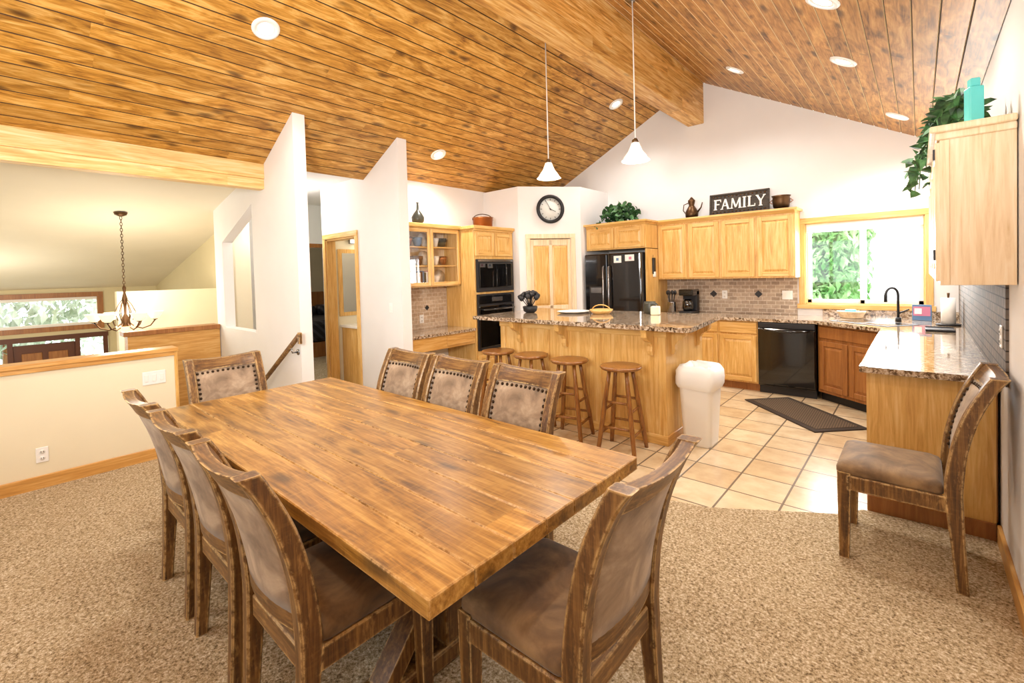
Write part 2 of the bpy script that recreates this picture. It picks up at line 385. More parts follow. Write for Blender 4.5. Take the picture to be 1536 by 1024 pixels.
b.lathe([(.0,0),(.02,.01),(.028,.03),(.02,.05),(.01,.055)],(0,0,0),'bronze',14,T@Matrix.Translation((.745,.0,.95))@Matrix.Rotation(math.radians(90),4,'X'))
b.obj('door_pantry')
box1('wall_half_west',-5.17,YS,-1.4,-5.03,1.07,.93,'cream')
b=MB(); b.box(-5.20,YS,.93,-5.0,1.10,.965,'oakY',.006); b.box(-5.03,YS,.895,-5.012,1.07,.93,'oakY',.003); b.box(-5.18,1.07,0,-5.02,1.095,.93,'oakZ',.003); b.obj('trim_half_wall_cap')
box1('baseboard_west',-5.03,YS,.0,-5.012,1.07,.105,'oakY',.004)
box1('baseboard_east',.312,YS,0,XE,3.58,.105,'oakY',.004)
b=MB(); b.box(-5.45,3.182,0,-4.56,3.2,.1,'oakX',.004); b.box(-4.56,3.2,0,-4.545,3.33,.1,'oakY',.003); b.box(-5.1,1.985,0,-4.56,2.0,.1,'oakX',.003);b.box(-4.56,2.0,0,-4.545,2.12,.1,'oakY',.003); b.obj('baseboard_wings')
b=MB(); sx0,sx1,sz0,sz1=-4.4,-.6,1.0,2.3
b.box(-5.3,YS-.12,0,sx0,YS,2.3,'white'); b.box(sx1,YS-.12,0,.33,YS,2.3,'white'); b.box(sx0,YS-.12,0,sx1,YS,sz0,'white')
b.prismY([(-5.3,2.3),(.33,2.3),(.33,zc(.33)),(XR,4.25),(-5.3,zc(-5.3))],YS-.12,YS,'white'); b.obj('wall_south')
b=MB()
for x in (sx0,-3.15,-1.9,sx1-.08): b.box(x,YS-.1,sz0,x+.08,YS-.02,sz1,'vinyl',.004)
b.box(sx0,YS-.1,sz1-.08,sx1,YS-.02,sz1,'vinyl',.004); b.box(sx0,YS-.1,sz0,sx1,YS-.02,sz0+.06,'vinyl',.004); b.obj('window_added_south')  # unseen window, added to let daylight in from behind the camera
b=MB(); b.prism([(-5.2,2.7),(.33,2.7),(.33,6.85),(-5.2,6.85)],-.1,0,'tile'); b.obj('floor')
b=MB()
b.prism([(-5.1,YS),(.33,YS),(.33,3.6),(-.27,3.56),(-.39,3.40),(-1.04,2.99),(-1.7,2.85),(-3.0,2.82),(-4.56,3.2),(-5.1,3.2)],-.09,.008,'carpet')
b.box(-7.05,2.0,-.09,-5.1,2.4,.007,'carpet'); b.box(-11.5,2.4,-.09,-5.1,6.6,.007,'carpet')
b.obj('floor_carpet')
b=MB()
for i in range(7): b.box(-5.1-.27*(i+1),1.10,-1.35,-5.1-.27*i,1.99,-.18*(i+1),'carpet',.01)
b.obj('staircase')
b=MB()
b.tube([(-4.42,1.93,1.02),(-6.9,1.93,-.5)],.024,'chair',12)
b.box(-4.44,1.915,.93,-4.40,1.945,1.04,'chair',.004)
for x,z in ((-4.62,.895),(-5.9,.11)):
    b.tube([(x,1.99,z-.07),(x,1.94,z-.07),(x,1.93,z-.02)],.008,'steel',8); b.cyl((x,2.0,z-.07),(x,1.992,z-.07),.03,.03,'steel',14)
b.obj('stair_handrail')
b=MB(); b.box(-7.05,2.0,2.85,-5.3,2.4,2.9,'white'); b.box(-11.6,2.4,2.85,-5.3,6.7,2.9,'white'); b.obj('ceiling_hall')
box1('wall_bath_west',-6.55,3.33,0,-6.47,5.2,2.85,'cream'); box1('wall_bath_north',-6.55,5.2,0,-5.3,5.3,2.85,'cream')
b=MB(); b.box(-8.1,2.4,0,-8.0,3.15,2.85,'white'); b.box(-8.1,3.15,2.1,-8.0,4.0,2.85,'white'); b.box(-8.1,4.0,0,-8.0,6.6,2.85,'white'); b.obj('wall_hall_west')
box1('wall_bedroom_north',-11.5,6.6,0,-6.5,6.7,2.85,'cream'); box1('wall_bedroom_west',-11.6,2.4,0,-11.5,6.7,2.85,'cream'); box1('wall_foyer_north',-12.0,2.3,-1.4,-7.05,2.4,2.85,'foyer')
box1('wall_hall_return',-7.05,2.12,-1.4,-6.95,2.4,2.85,'cream')
b=MB()
for x0,x1 in ((-6.43,-6.36),(-5.56,-5.49)): b.box(x0,3.18,0,x1,3.2,2.1,'oakZ',.004)
b.box(-6.43,3.178,2.1,-5.49,3.2,2.17,'oakX',.004)
b.box(-6.36,3.2,0,-6.34,3.33,2.1,'oakZ'); b.box(-5.58,3.2,0,-5.56,3.33,2.1,'oakZ'); b.box(-6.36,3.2,2.08,-5.56,3.33,2.1,'oakX')
b.box(-8.0,3.08,0,-7.98,3.15,2.1,'oakdark'); b.box(-8.0,4.0,0,-7.98,4.07,2.1,'oakdark'); b.box(-8.0,3.08,2.1,-7.978,4.07,2.17,'oakdark'); b.obj('trim_hall_doors')
b=MB(); b.box(-6.46,3.45,0,-5.98,4.75,.82,'oakZ',.005)
for y in (3.5,3.93,4.36): b.raised(y,.12,y+.36,.74,0,'oakZ',.012,.03,Matrix.Translation((-5.98,0,0))@Matrix.Rotation(math.radians(90),4,'Z'))
b.box(-6.465,3.42,.82,-5.95,4.78,.86,'ceramic',.006)
b.tube([(-6.35,4.1,.86),(-6.35,4.1,1.0),(-6.3,4.1,1.04),(-6.2,4.1,1.02)],.012,'steel',8)
b.obj('bathroom_vanity')
b=MB(); b.box(-6.47,3.42,.98,-6.445,4.75,1.98,'oakZ',.004); b.box(-6.446,3.48,1.04,-6.44,4.69,1.92,'mirror'); b.obj('bathroom_mirror')
b=MB(); b.box(-6.468,3.6,2.06,-6.42,4.5,2.14,'steel',.01)
for y in (3.7,3.95,4.2,4.42): b.lathe([(.001,-.06),(.04,-.045),(.058,0),(.04,.045),(.001,.06)],(-6.37,y,2.10),'lamp',14)
b.obj('vanity_light')
e=empty('bed',(-9.8,4.9,0)); b=MB(); b.box(-.9,-.8,0,.9,.8,.3,'oakdark',.02); b.obj('base',parent=e)
b=MB(); b.box(-.92,-.82,.3,.92,.82,.72,'plaid',.08); b.obj('quilt',parent=e)
b=MB(); b.box(-.85,-.7,.72,-.45,.0,.95,'dark',.09); b.box(-.85,.05,.72,-.45,.7,.95,'plaid',.09); b.obj('pillows',parent=e)
b=MB(); b.box(-1.0,-.85,0,-.92,.85,1.25,'oakdark',.02); b.obj('headboard',parent=e)
e=empty('table_lamp',(-10.9,3.85,0)); b=MB(); b.box(-.25,-.2,0,.25,.2,.65,'oakdark',.01); b.lathe([(.08,.65),(.09,.67),(.03,.72),(.06,.85),(.02,1.02)],(0,0,0),'bronze',16); b.obj('nightstand_base',parent=e)
b=MB(); b.lathe([(.2,1.0),(.12,1.28)],(0,0,0),'chshade',20,cap=False); b.obj('shade',parent=e)
zf=lambda x: 2.83+.2*(x+5.34)
b=MB(); b.prismY([(-5.3,zf(-5.3)),(-12.1,zf(-12.1)),(-12.1,zf(-12.1)+.1),(-5.3,zf(-5.3)+.1)],YS-.5,2.3,'foyerc'); b.obj('ceiling_foyer')
b=MB()
fy0,fy1,fz0,fz1=-1.6,1.36,.80,1.33
b.box(-12.1,YS-.5,fz1,-12,2.4,2.6,'foyer'); b.box(-12.1,YS-.5,.55,-12,2.4,fz0,'foyer'); b.box(-12.1,fy1,fz0,-12,2.4,fz1,'foyer'); b.box(-12.1,YS-.5,fz0,-12,fy0,fz1,'foyer')
b.box(-12.1,1.5,-1.4,-12,2.4,.55,'foyer'); b.box(-12.1,YS-.5,-1.4,-12,-1.2,.55,'foyer'); b.obj('wall_foyer_west')
box1('wall_foyer_south',-12.1,YS-.6,-1.4,-5.03,YS-.5,2.9,'foyer')
b=MB()
b.box(-12,fy0-.09,fz1,-11.97,fy1+.09,fz1+.09,'oakdark'); b.box(-12,fy0-.09,fz0-.09,-11.97,fy1+.09,fz0,'oakdark'); b.box(-12,fy1,fz0,-11.97,fy1+.09,fz1,'oakdark'); b.box(-12,fy0-.09,fz0,-11.97,fy0,fz1,'oakdark')
b.box(-12.06,-.15,fz0,-12.0,-.1,fz1,'vinyl'); b.box(-12.06,fy0,fz0,-12.0,fy1,fz0+.05,'vinyl');b.box(-12.06,fy0,fz1-.05,-12.0,fy1,fz1,'vinyl'); b.box(-12.05,fy0,fz0,-12.045,fy1,fz1,'glass'); b.obj('window_2')
b=MB()
b.box(-12,-1.2,.55,-11.96,1.5,.64,'brown'); 
for y in (-1.2,-.35,.15,1.02,1.42): b.box(-12,y,-1.35,-11.96,y+.07,.55,'brown')
b.box(-12.03,.22,-1.35,-11.99,1.02,.5,'brown',.005); b.box(-12.0,.32,-.2,-11.975,.58,.35,'oakdark',.01); b.box(-12.0,.66,-.2,-11.975,.92,.35,'oakdark',.01); b.obj('door_1')
box1('floor_foyer',-12.1,YS-.5,-1.5,-5.03,2.4,-1.38,'tile')
box1('wall_foyer_partition',-8.1,1.1,-1.4,-7.95,2.3,1.45,'cream')
b=MB(); b.box(-7.15,1.04,-1.38,-6.95,1.99,.93,'oakY'); b.box(-7.18,1.0,.93,-6.92,1.99,.985,'oakdark',.005); b.obj('trim_stair_landing')

b=MB()
b.box(-1.15,6.83,wz1,.12,YN,wz1+.07,'oakX',.004); b.box(-1.17,6.82,wz0-.06,.14,YN,wz0,'oakX',.004); b.box(-1.15,6.83,wz0,wx0,YN,wz1,'oakZ',.004); b.box(wx1,6.83,wz0,.12,YN,wz1,'oakZ',.004)
b.box(wx0,YN,wz0,wx0+.01,YN+.12,wz1,'oakZ'); b.box(wx1-.01,YN,wz0,wx1,YN+.12,wz1,'oakZ'); b.box(wx0,YN,wz0,wx1,YN+.12,wz0+.01,'oakX'); b.box(wx0,YN,wz1-.01,wx1,YN+.12,wz1,'oakX')
mx=-.50
for x0,x1,y in ((wx0+.01,mx+.03,6.93),(mx-.03,wx1-.01,6.90)):
    b.box(x0,y,wz0+.01,x0+.045,y+.03,wz1-.01,'vinyl',.003); b.box(x1-.045,y,wz0+.01,x1,y+.03,wz1-.01,'vinyl',.003)
    b.box(x0,y,wz0+.01,x1,y+.03,wz0+.055,'vinyl',.003); b.box(x0,y,wz1-.055,x1,y+.03,wz1-.01,'vinyl',.003)
    b.box(x0+.04,y+.013,wz0+.05,x1-.04,y+.017,wz1-.05,'glass')
b.box(wx0+.01,6.86,wz1-.11,wx1-.01,6.9,wz1-.01,'vinyl',.006)
b.obj('window_3')
def blob(name,c,R,n,mat,lf=.22):
    b=MB()
    for i in range(n):
        th=random.random()*6.283; ph=math.acos(random.uniform(-1,1)); r=random.uniform(.4,1)
        p=Vector((c[0]+R[0]*r*math.sin(ph)*math.cos(th),c[1]+R[1]*r*math.sin(ph)*math.sin(th),c[2]+R[2]*r*math.cos(ph)))
        Tm=Matrix.Translation(p)@Matrix.Rotation(random.random()*6.28,4,'Z')@Matrix.Rotation(random.random()*3.14,4,'X')
        s_=lf*random.uniform(.6,1.2)
        b.add([(0,-s_,0),(s_*.5,0,.04),(0,s_,0),(-s_*.5,0,.04)],[(0,1,2),(0,2,3)],mat,False,Tm)
    b.cyl((c[0],c[1],-.5),(c[0],c[1],c[2]-.6),.10,.06,'oakdark',10)
    return b.obj(name)
blob('garden_tree',(-1.85,10.5,1.7),(1.25,.7,2.2),11000,'tree',.10)
blob('garden_tree',(-3.4,11.5,1.9),(1.4,.8,2.2),3000,'tree',.14)
blob('street_tree',(-15.5,.2,1.2),(1.0,2.4,1.8),1500,'treepale',.15)
b=MB(); b.box(-30,7.2,-.6,14,30,-.5,'tree'); b.box(-30,-20,-2.2,-12.4,7.2,-2.1,'treepale'); b.obj('ground_outside')

# ------------------------------------------------------------------ cabinets
def door(b,x0,z0,x1,z1,m='oakZ',mx='oakX',glass=False,fr=.055):
    g=.004;x0+=g;x1-=g;z0+=g;z1-=g
    b.box(x0,-.02,z0,x0+fr,0,z1,m,.004); b.box(x1-fr,-.02,z0,x1,0,z1,m,.004)
    b.box(x0+fr,-.02,z0,x1-fr,0,z0+fr,mx,.004); b.box(x0+fr,-.02,z1-fr,x1-fr,0,z1,mx,.004)
    if glass: b.box(x0+fr,-.011,z0+fr,x1-fr,-.008,z1-fr,'glass')
    else:
        b.box(x0+fr,-.008,z0+fr,x1-fr,0,z1-fr,m); b.raised(x0+fr+.006,z0+fr+.006,x1-fr-.006,z1-fr-.006,-.008,m,.010,.028)
def upper(name,loc,rz,W,H,D,doors,crown=True,m='oakZ'):
    b=MB(); b.box(0,0,0,W,D,H,m,.002)
    w=W/doors
    for i in range(doors): door(b,i*w+.012,.015,(i+1)*w-.012,H-.02,m)
    if crown:
        b.prismX([(0,H-.005),(-.045,H+.045),(-.045,H+.06),(D,H+.06),(D,H-.005)],-.0,W,'oakX')
        b.box(-.03,-.05,H+.03,W+.03,D,H+.06,'oakX',.006)
    return b.obj(name,loc,rz)
upper('upper_cabinet',(-2.88,6.52,1.40),0,1.75,.80,.32,4)
upper('fridge_cabinet',(-3.85,6.12,1.86),0,.97,.34,.72,2)
box1('fridge_side_panel',-2.90,6.14,0,-2.88,YN-.01,1.85,'oakZ')
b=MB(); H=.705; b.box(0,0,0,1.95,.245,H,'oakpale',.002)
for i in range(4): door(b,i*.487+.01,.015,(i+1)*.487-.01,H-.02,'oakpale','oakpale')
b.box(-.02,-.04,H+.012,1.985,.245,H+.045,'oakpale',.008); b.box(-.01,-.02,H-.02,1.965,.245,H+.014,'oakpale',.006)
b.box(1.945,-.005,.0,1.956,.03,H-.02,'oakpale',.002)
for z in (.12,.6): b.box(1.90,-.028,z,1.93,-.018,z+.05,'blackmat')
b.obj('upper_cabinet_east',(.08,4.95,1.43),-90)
def base(name,loc,rz,W,units,m='oakZ'):
    b=MB(); b.box(0,0,.1,W,.6,.874,m,.002); b.box(0,.06,0,W,.6,.1,'oakdark')
    x=0
    for w,dr in units:
        if dr: 
            b.box(x+.012,-.018,.72,x+w-.012,0,.855,'oakX',.005); door(b,x+.01,.115,x+w-.01,.70,m)
        else: door(b,x+.01,.115,x+w-.01,.86,m)
        x+=w
    return b.obj(name,loc,rz)
base('base_cabinet',(-2.87,6.23,0),0,1.38,[(.46,1),(.46,1),(.46,1)])
b=MB()
b.prism([(-.87,6.25),(-.25,5.77),(-.25,3.62),(.32,3.62),(.32,6.84),(-.87,6.84)],.1,.874,'oakdark')  # same oak in a darker copy: shade put into the sink base colour
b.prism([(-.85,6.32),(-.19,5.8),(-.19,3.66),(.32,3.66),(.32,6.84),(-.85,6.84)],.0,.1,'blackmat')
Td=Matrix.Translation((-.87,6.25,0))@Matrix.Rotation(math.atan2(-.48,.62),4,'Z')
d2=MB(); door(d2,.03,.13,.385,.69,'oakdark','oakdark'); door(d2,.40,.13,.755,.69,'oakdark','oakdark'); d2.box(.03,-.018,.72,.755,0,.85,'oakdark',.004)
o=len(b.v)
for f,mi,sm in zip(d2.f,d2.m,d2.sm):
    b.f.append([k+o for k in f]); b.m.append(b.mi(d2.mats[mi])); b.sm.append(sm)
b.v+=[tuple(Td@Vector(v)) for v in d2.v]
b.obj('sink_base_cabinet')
b=MB(); b.box(-.25,3.60,0,.312,3.62,.874,'oakZ'); b.box(-.25,3.585,.0,.312,3.60,.10,'oakdark',.003); b.obj('base_cabinet_end_panel')
b=MB()
poly=[(-2.88,6.19),(-.90,6.19),(-.28,5.71),(-.28,3.53),(.33,3.53),(.33,6.85),(-2.88,6.85)]
b.prism(poly,.876,.914,'granite')
b.box(-.9,6.83,.914,XE,YN,1.0,'granite'); b.obj('countertop')
b=MB(); b.box(-2.88,6.835,.915,-1.17,YN,1.41,'splX')
for x in (-2.2,-1.62,-1.3):
    b.add([(x,6.83,1.13),(x+.05,6.83,1.18),(x,6.83,1.23),(x-.05,6.83,1.18)],[(0,1,2,3)],'blackmat')
b.obj('backsplash_north')
box1('backsplash_east',.318,3.3,.914,XE,YN,1.435,'splY')
Ts=Matrix.Translation((-.38,6.22,0))@Matrix.Rotation(math.atan2(-.48,.62),4,'Z')
b=MB(); b.box(-.33,-.2,.9145,.33,.2,.918,'blackmat',.002,Ts); b.box(-.3,-.17,.916,-.02,.17,.9195,'black',.0,Ts); b.box(.02,-.17,.916,.3,.17,.9195,'black',0,Ts); b.obj('kitchen_sink')
b=MB(); c=(-.17,6.45)
dx,dy=-.62*.55,-.78*.55
b.cyl((c[0],c[1],.914),(c[0],c[1],.96),.028,.024,'blackmat'); pts=[(c[0],c[1],.95),(c[0],c[1],1.2)]
for k in range(1,11):
    t=math.pi*k/10; r=.08; pts.append((c[0]+dx/.55*r*(1-math.cos(t)),c[1]+dy/.55*r*(1-math.cos(t)),1.2+r*math.sin(t)))
pts.append((pts[-1][0],pts[-1][1],1.13)); b.tube(pts,[.012]*(len(pts)-2)+[.015,.015],'blackmat',12); b.cyl((c[0],c[1],1.0),(c[0]+.09,c[1]-.02,1.05),.009,.007,'blackmat'); b.obj('kitchen_faucet')
b=MB(); b.box(-1.485,6.21,.10,-.885,6.80,.872,'black',.004); b.box(-1.48,6.185,.12,-.89,6.21,.80,'black',.012); b.box(-1.48,6.19,.805,-.89,6.21,.868,'blackmat',.006)
b.tube([(-1.42,6.19,.79),(-1.40,6.14,.785),(-1.19,6.125,.775),(-.97,6.14,.785),(-.95,6.19,.79)],.013,'black',10)
b.box(-1.48,6.26,0,-.89,6.30,.10,'blackmat'); b.obj('dishwasher')
e=empty('refrigerator',(-3.83,6.02,0))
b=MB(); b.box(0,.07,.02,.91,.78,1.80,'blackmat',.01); b.obj('body',parent=e)
b=MB(); b.box(.0,0,.06,.385,.065,1.80,'black',.018); b.box(.395,0,.06,.91,.065,1.80,'black',.018)
b.box(.08,-.004,.95,.31,.01,1.32,'blackmat',.01); b.box(.1,-.008,1.22,.29,.0,1.30,'steel',.003); b.obj('doors',parent=e)
b=MB()
for x in (.345,.435): b.tube([(x,0,.65),(x,-.05,.68),(x,-.055,1.15),(x,-.05,1.60),(x,0,1.63)],.014,'steel',10)
b.obj('handles',parent=e)
b=MB(); b.box(.50,-.004,1.66,.62,0,1.76,'toilet'); b.box(.68,-.004,1.68,.82,0,1.77,'toilet'); b.box(.74,-.006,1.70,.78,-.004,1.74,'pink'); b.box(.54,-.006,1.69,.58,-.004,1.73,'blue'); b.obj('notes',parent=e)
b=MB(); W=.82
b.box(0,0,0,W,.595,2.16,'oakZ',.002); door(b,.02,1.80,W/2-.003,2.14); door(b,W/2+.003,1.80,W-.02,2.14); b.box(-.03,-.05,2.18,W,.595,2.225,'oakX',.006); b.box(0,-.02,2.155,W,.595,2.19,'oakX',.004)
door(b,.02,.12,W/2,.42); door(b,W/2,.12,W-.02,.42)
b.obj('oven_tower_cabinet',(-4.6,4.42,0),90)
e=empty('microwave_oven',(-4.6,4.42,0),90)
b=MB(); b.box(.03,-.03,1.30,.79,-.001,1.76,'blackmat',.006); b.box(.07,-.045,1.36,.60,-.03,1.70,'blackglass',.006); b.box(.62,-.045,1.36,.75,-.03,1.70,'black',.004); b.box(.11,-.048,1.41,.56,-.044,1.65,'blackglass'); b.box(.05,-.036,1.725,.77,-.03,1.75,'steel')
b.tube([(.59,-.045,1.4),(.59,-.07,1.42),(.59,-.07,1.64),(.59,-.045,1.66)],.008,'black',8); b.obj('body',parent=e)
e=empty('wall_oven',(-4.6,4.42,0),90)
b=MB(); b.box(.03,-.03,.48,.79,-.001,1.27,'blackmat',.006); b.box(.05,-.045,.52,.77,-.03,1.10,'blackglass',.008); b.box(.05,-.04,1.13,.77,-.03,1.25,'black',.004); b.box(.3,-.042,1.16,.52,-.04,1.22,'steel')
b.tube([(.1,-.045,1.05),(.1,-.09,1.05),(.72,-.09,1.05),(.72,-.045,1.05)],.012,'black',8); b.obj('body',parent=e)
e=empty('glass_display_cabinet',(-4.87,3.35,1.40),90)
b=MB(); W,H,D=1.06,.78,.325
b.box(0,.0,0,.02,D,H,'oakZ'); b.box(W-.02,0,0,W,D,H,'oakZ'); b.box(0,0,0,W,D,.02,'oakX'); b.box(0,0,H-.02,W,D,H,'oakX'); b.box(0,D-.01,0,W,D,H,'oakpale')
b.box(0,0,0,.04,.02,H,'oakZ')
for z in (.27,.52): b.box(.02,.03,z,W-.02,D-.01,z+.015,'oakX')
door(b,.02,.01,W/2,H-.01,glass=True,fr=.045); door(b,W/2,.01,W-.01,H-.01,glass=True,fr=.045)
b.box(-.0,-.05,H,W,D,H+.055,'oakX',.01); b.obj('carcass',parent=e)
b=MB()
for x in (.3,.46,.62,.74,.88):
    for z in (.02,.285,.535):
        if z<.1 and x<.6 and x>.4: continue
        if random.random()<.7: b.lathe([(.025,0),(.045,.02),(.065,.09),(.07,.13),(.06,.125)],(x,.17,z),random.choice(['ceramic','blue','copper','brown','darkvase']),18)
        else: b.lathe([(.09,0),(.1,.01)],(0,0,0),'ceramic',20,Matrix.Translation((x,.25,z+.11))@Matrix.Rotation(math.radians(80),4,'X'))
for i,c in enumerate(['toilet','brown','blue','darkvase','toilet','pink']): b.box(.40+i*.03,.08,.02,.426+i*.03,.24,.19+.012*(i%3),c)
b.obj('dishes_and_books',parent=e)
b=MB(); b.prism([(-5.195,3.34),(-4.58,3.34),(-4.58,4.41),(-5.195,4.41)],.775,.81,'granite')
b.box(-4.62,3.34,.60,-4.60,4.41,.775,'oakY',.003); b.box(-4.6,3.9,.63,-4.588,4.36,.75,'oakY',.004); b.box(-5.15,3.36,0,-4.62,3.40,.775,'oakZ'); b.obj('desk_counter')
b=MB(); b.box(-5.2,3.34,.81,-5.188,4.41,1.40,'splYl')
for y in (3.7,4.05): b.add([(-5.186,y-.04,1.1),(-5.186,y,1.14),(-5.186,y+.04,1.1),(-5.186,y,1.06)],[(0,1,2,3)],'blackmat')
b.obj('backsplash_west')
e=empty('kitchen_island')
b=MB(); b.box(-3.6,3.86,.0,-1.65,4.75,1.03,'oakZ',.003)
for x in (-3.6,-2.98,-2.36,-1.72): b.box(x,3.85,.0,x+.07,3.86,1.03,'oakZ',.003)
b.box(-3.61,3.848,0,-1.64,3.86,.09,'oakX',.004); b.box(-1.652,3.85,0,-1.638,4.75,.09,'oakY',.004); b.box(-3.61,3.846,.95,-1.64,3.86,1.03,'oakX',.003); b.obj('base',parent=e)
b=MB(); b.prism([(-3.85,3.66),(-1.42,3.66),(-1.37,3.71),(-1.50,4.92),(-3.85,4.92)],1.030,1.07,'granite'); b.obj('bar_top',parent=e)
def corbel(b,T,d=1):
    prof=[(0,0),(0,-.24),(-.03,-.24),(-.045,-.2),(-.04,-.16),(-.07,-.12),(-.12,-.1),(-.155,-.07),(-.16,-.03),(-.175,0)]
    b.prismX([(y*d,z) for y,z in prof],-.025,.025,'oakZ',T)
b=MB()
for x in (-3.3,-2.70,-1.78): corbel(b,Matrix.Translation((x,3.86,1.03)))
for y in (4.0,4.62): corbel(b,Matrix.Translation((-1.65,y,1.03))@Matrix.Rotation(math.radians(90),4,'Z'),.8)
b.obj('corbels',parent=e)

def stool_mesh():
    b=MB(); H=.735
    b.lathe([(.001,H-.035),(.13,H-.035),(.165,H-.03),(.178,H-.015),(.172,H-.002),(.15,H),(.001,H-.006)],(0,0,0),'stool',28)
    tops=[];bots=[]
    for k in range(4):
        a=math.pi/4+k*math.pi/2; p=Vector((.105*math.cos(a),.105*math.sin(a),H-.035)); q=Vector((.225*math.cos(a),.225*math.sin(a),0))
        pts=[q.lerp(p,t) for t in (0,.08,.3,.6,.85,1)]
        b.tube(pts,[.016,.019,.021,.021,.018,.016],'stool',10); tops.append(p); bots.append(q)
    for k in range(4):
        for t in ((.32,.62) if k%2==0 else (.24,.52)):
            b.cyl(bots[k].lerp(tops[k],t),bots[(k+1)%4].lerp(tops[(k+1)%4],t),.0115,.0115,'stool',8)
    return b.mesh('bar_stool')
sm=stool_mesh()
for i,(x,y,r) in enumerate([(-3.36,3.55,10),(-2.92,3.56,-5),(-2.45,3.55,12),(-1.92,3.55,8)]): place('bar_stool',sm,(x,y,0),r)

e=empty('dining_table')
b=MB(); x0,x1,y0,y1=-3.52,-.89,.67,1.77
n=7;w=(y1-y0)/n
for i in range(n): b.box(x0,y0+i*w+.0006,.705,x1,y0+(i+1)*w-.0006,.76,'table',.0035)
b.obj('top',parent=e)
b=MB(); b.box(x0+.15,y0+.14,.62,x1-.2,y0+.18,.705,'tableedge'); b.box(x0+.15,y1-.18,.62,x1-.2,y1-.14,.705,'tableedge')
for x in (-3.0,-1.45):
    b.box(x-.05,.78,.62,x+.05,1.66,.705,'chair',.01); b.box(x-.06,.82,0.008,x+.06,1.62,.09,'chair',.015)
    b.box(x-.06,1.13,.09,x+.06,1.31,.62,'chair',.01)
    for s_ in (-1,1):
        ring=lambda y,z:[(x-.045,y-.04,z),(x+.045,y-.04,z),(x+.045,y+.04,z),(x-.045,y+.04,z)]
        b.loft([ring(1.22+s_*.33,.09),ring(1.22+s_*.10,.36),ring(1.22+s_*.33,.62)],'chair')
b.box(-3.0,1.18,.30,-1.45,1.26,.42,'chairX',.01); b.obj('trestle_base',parent=e)

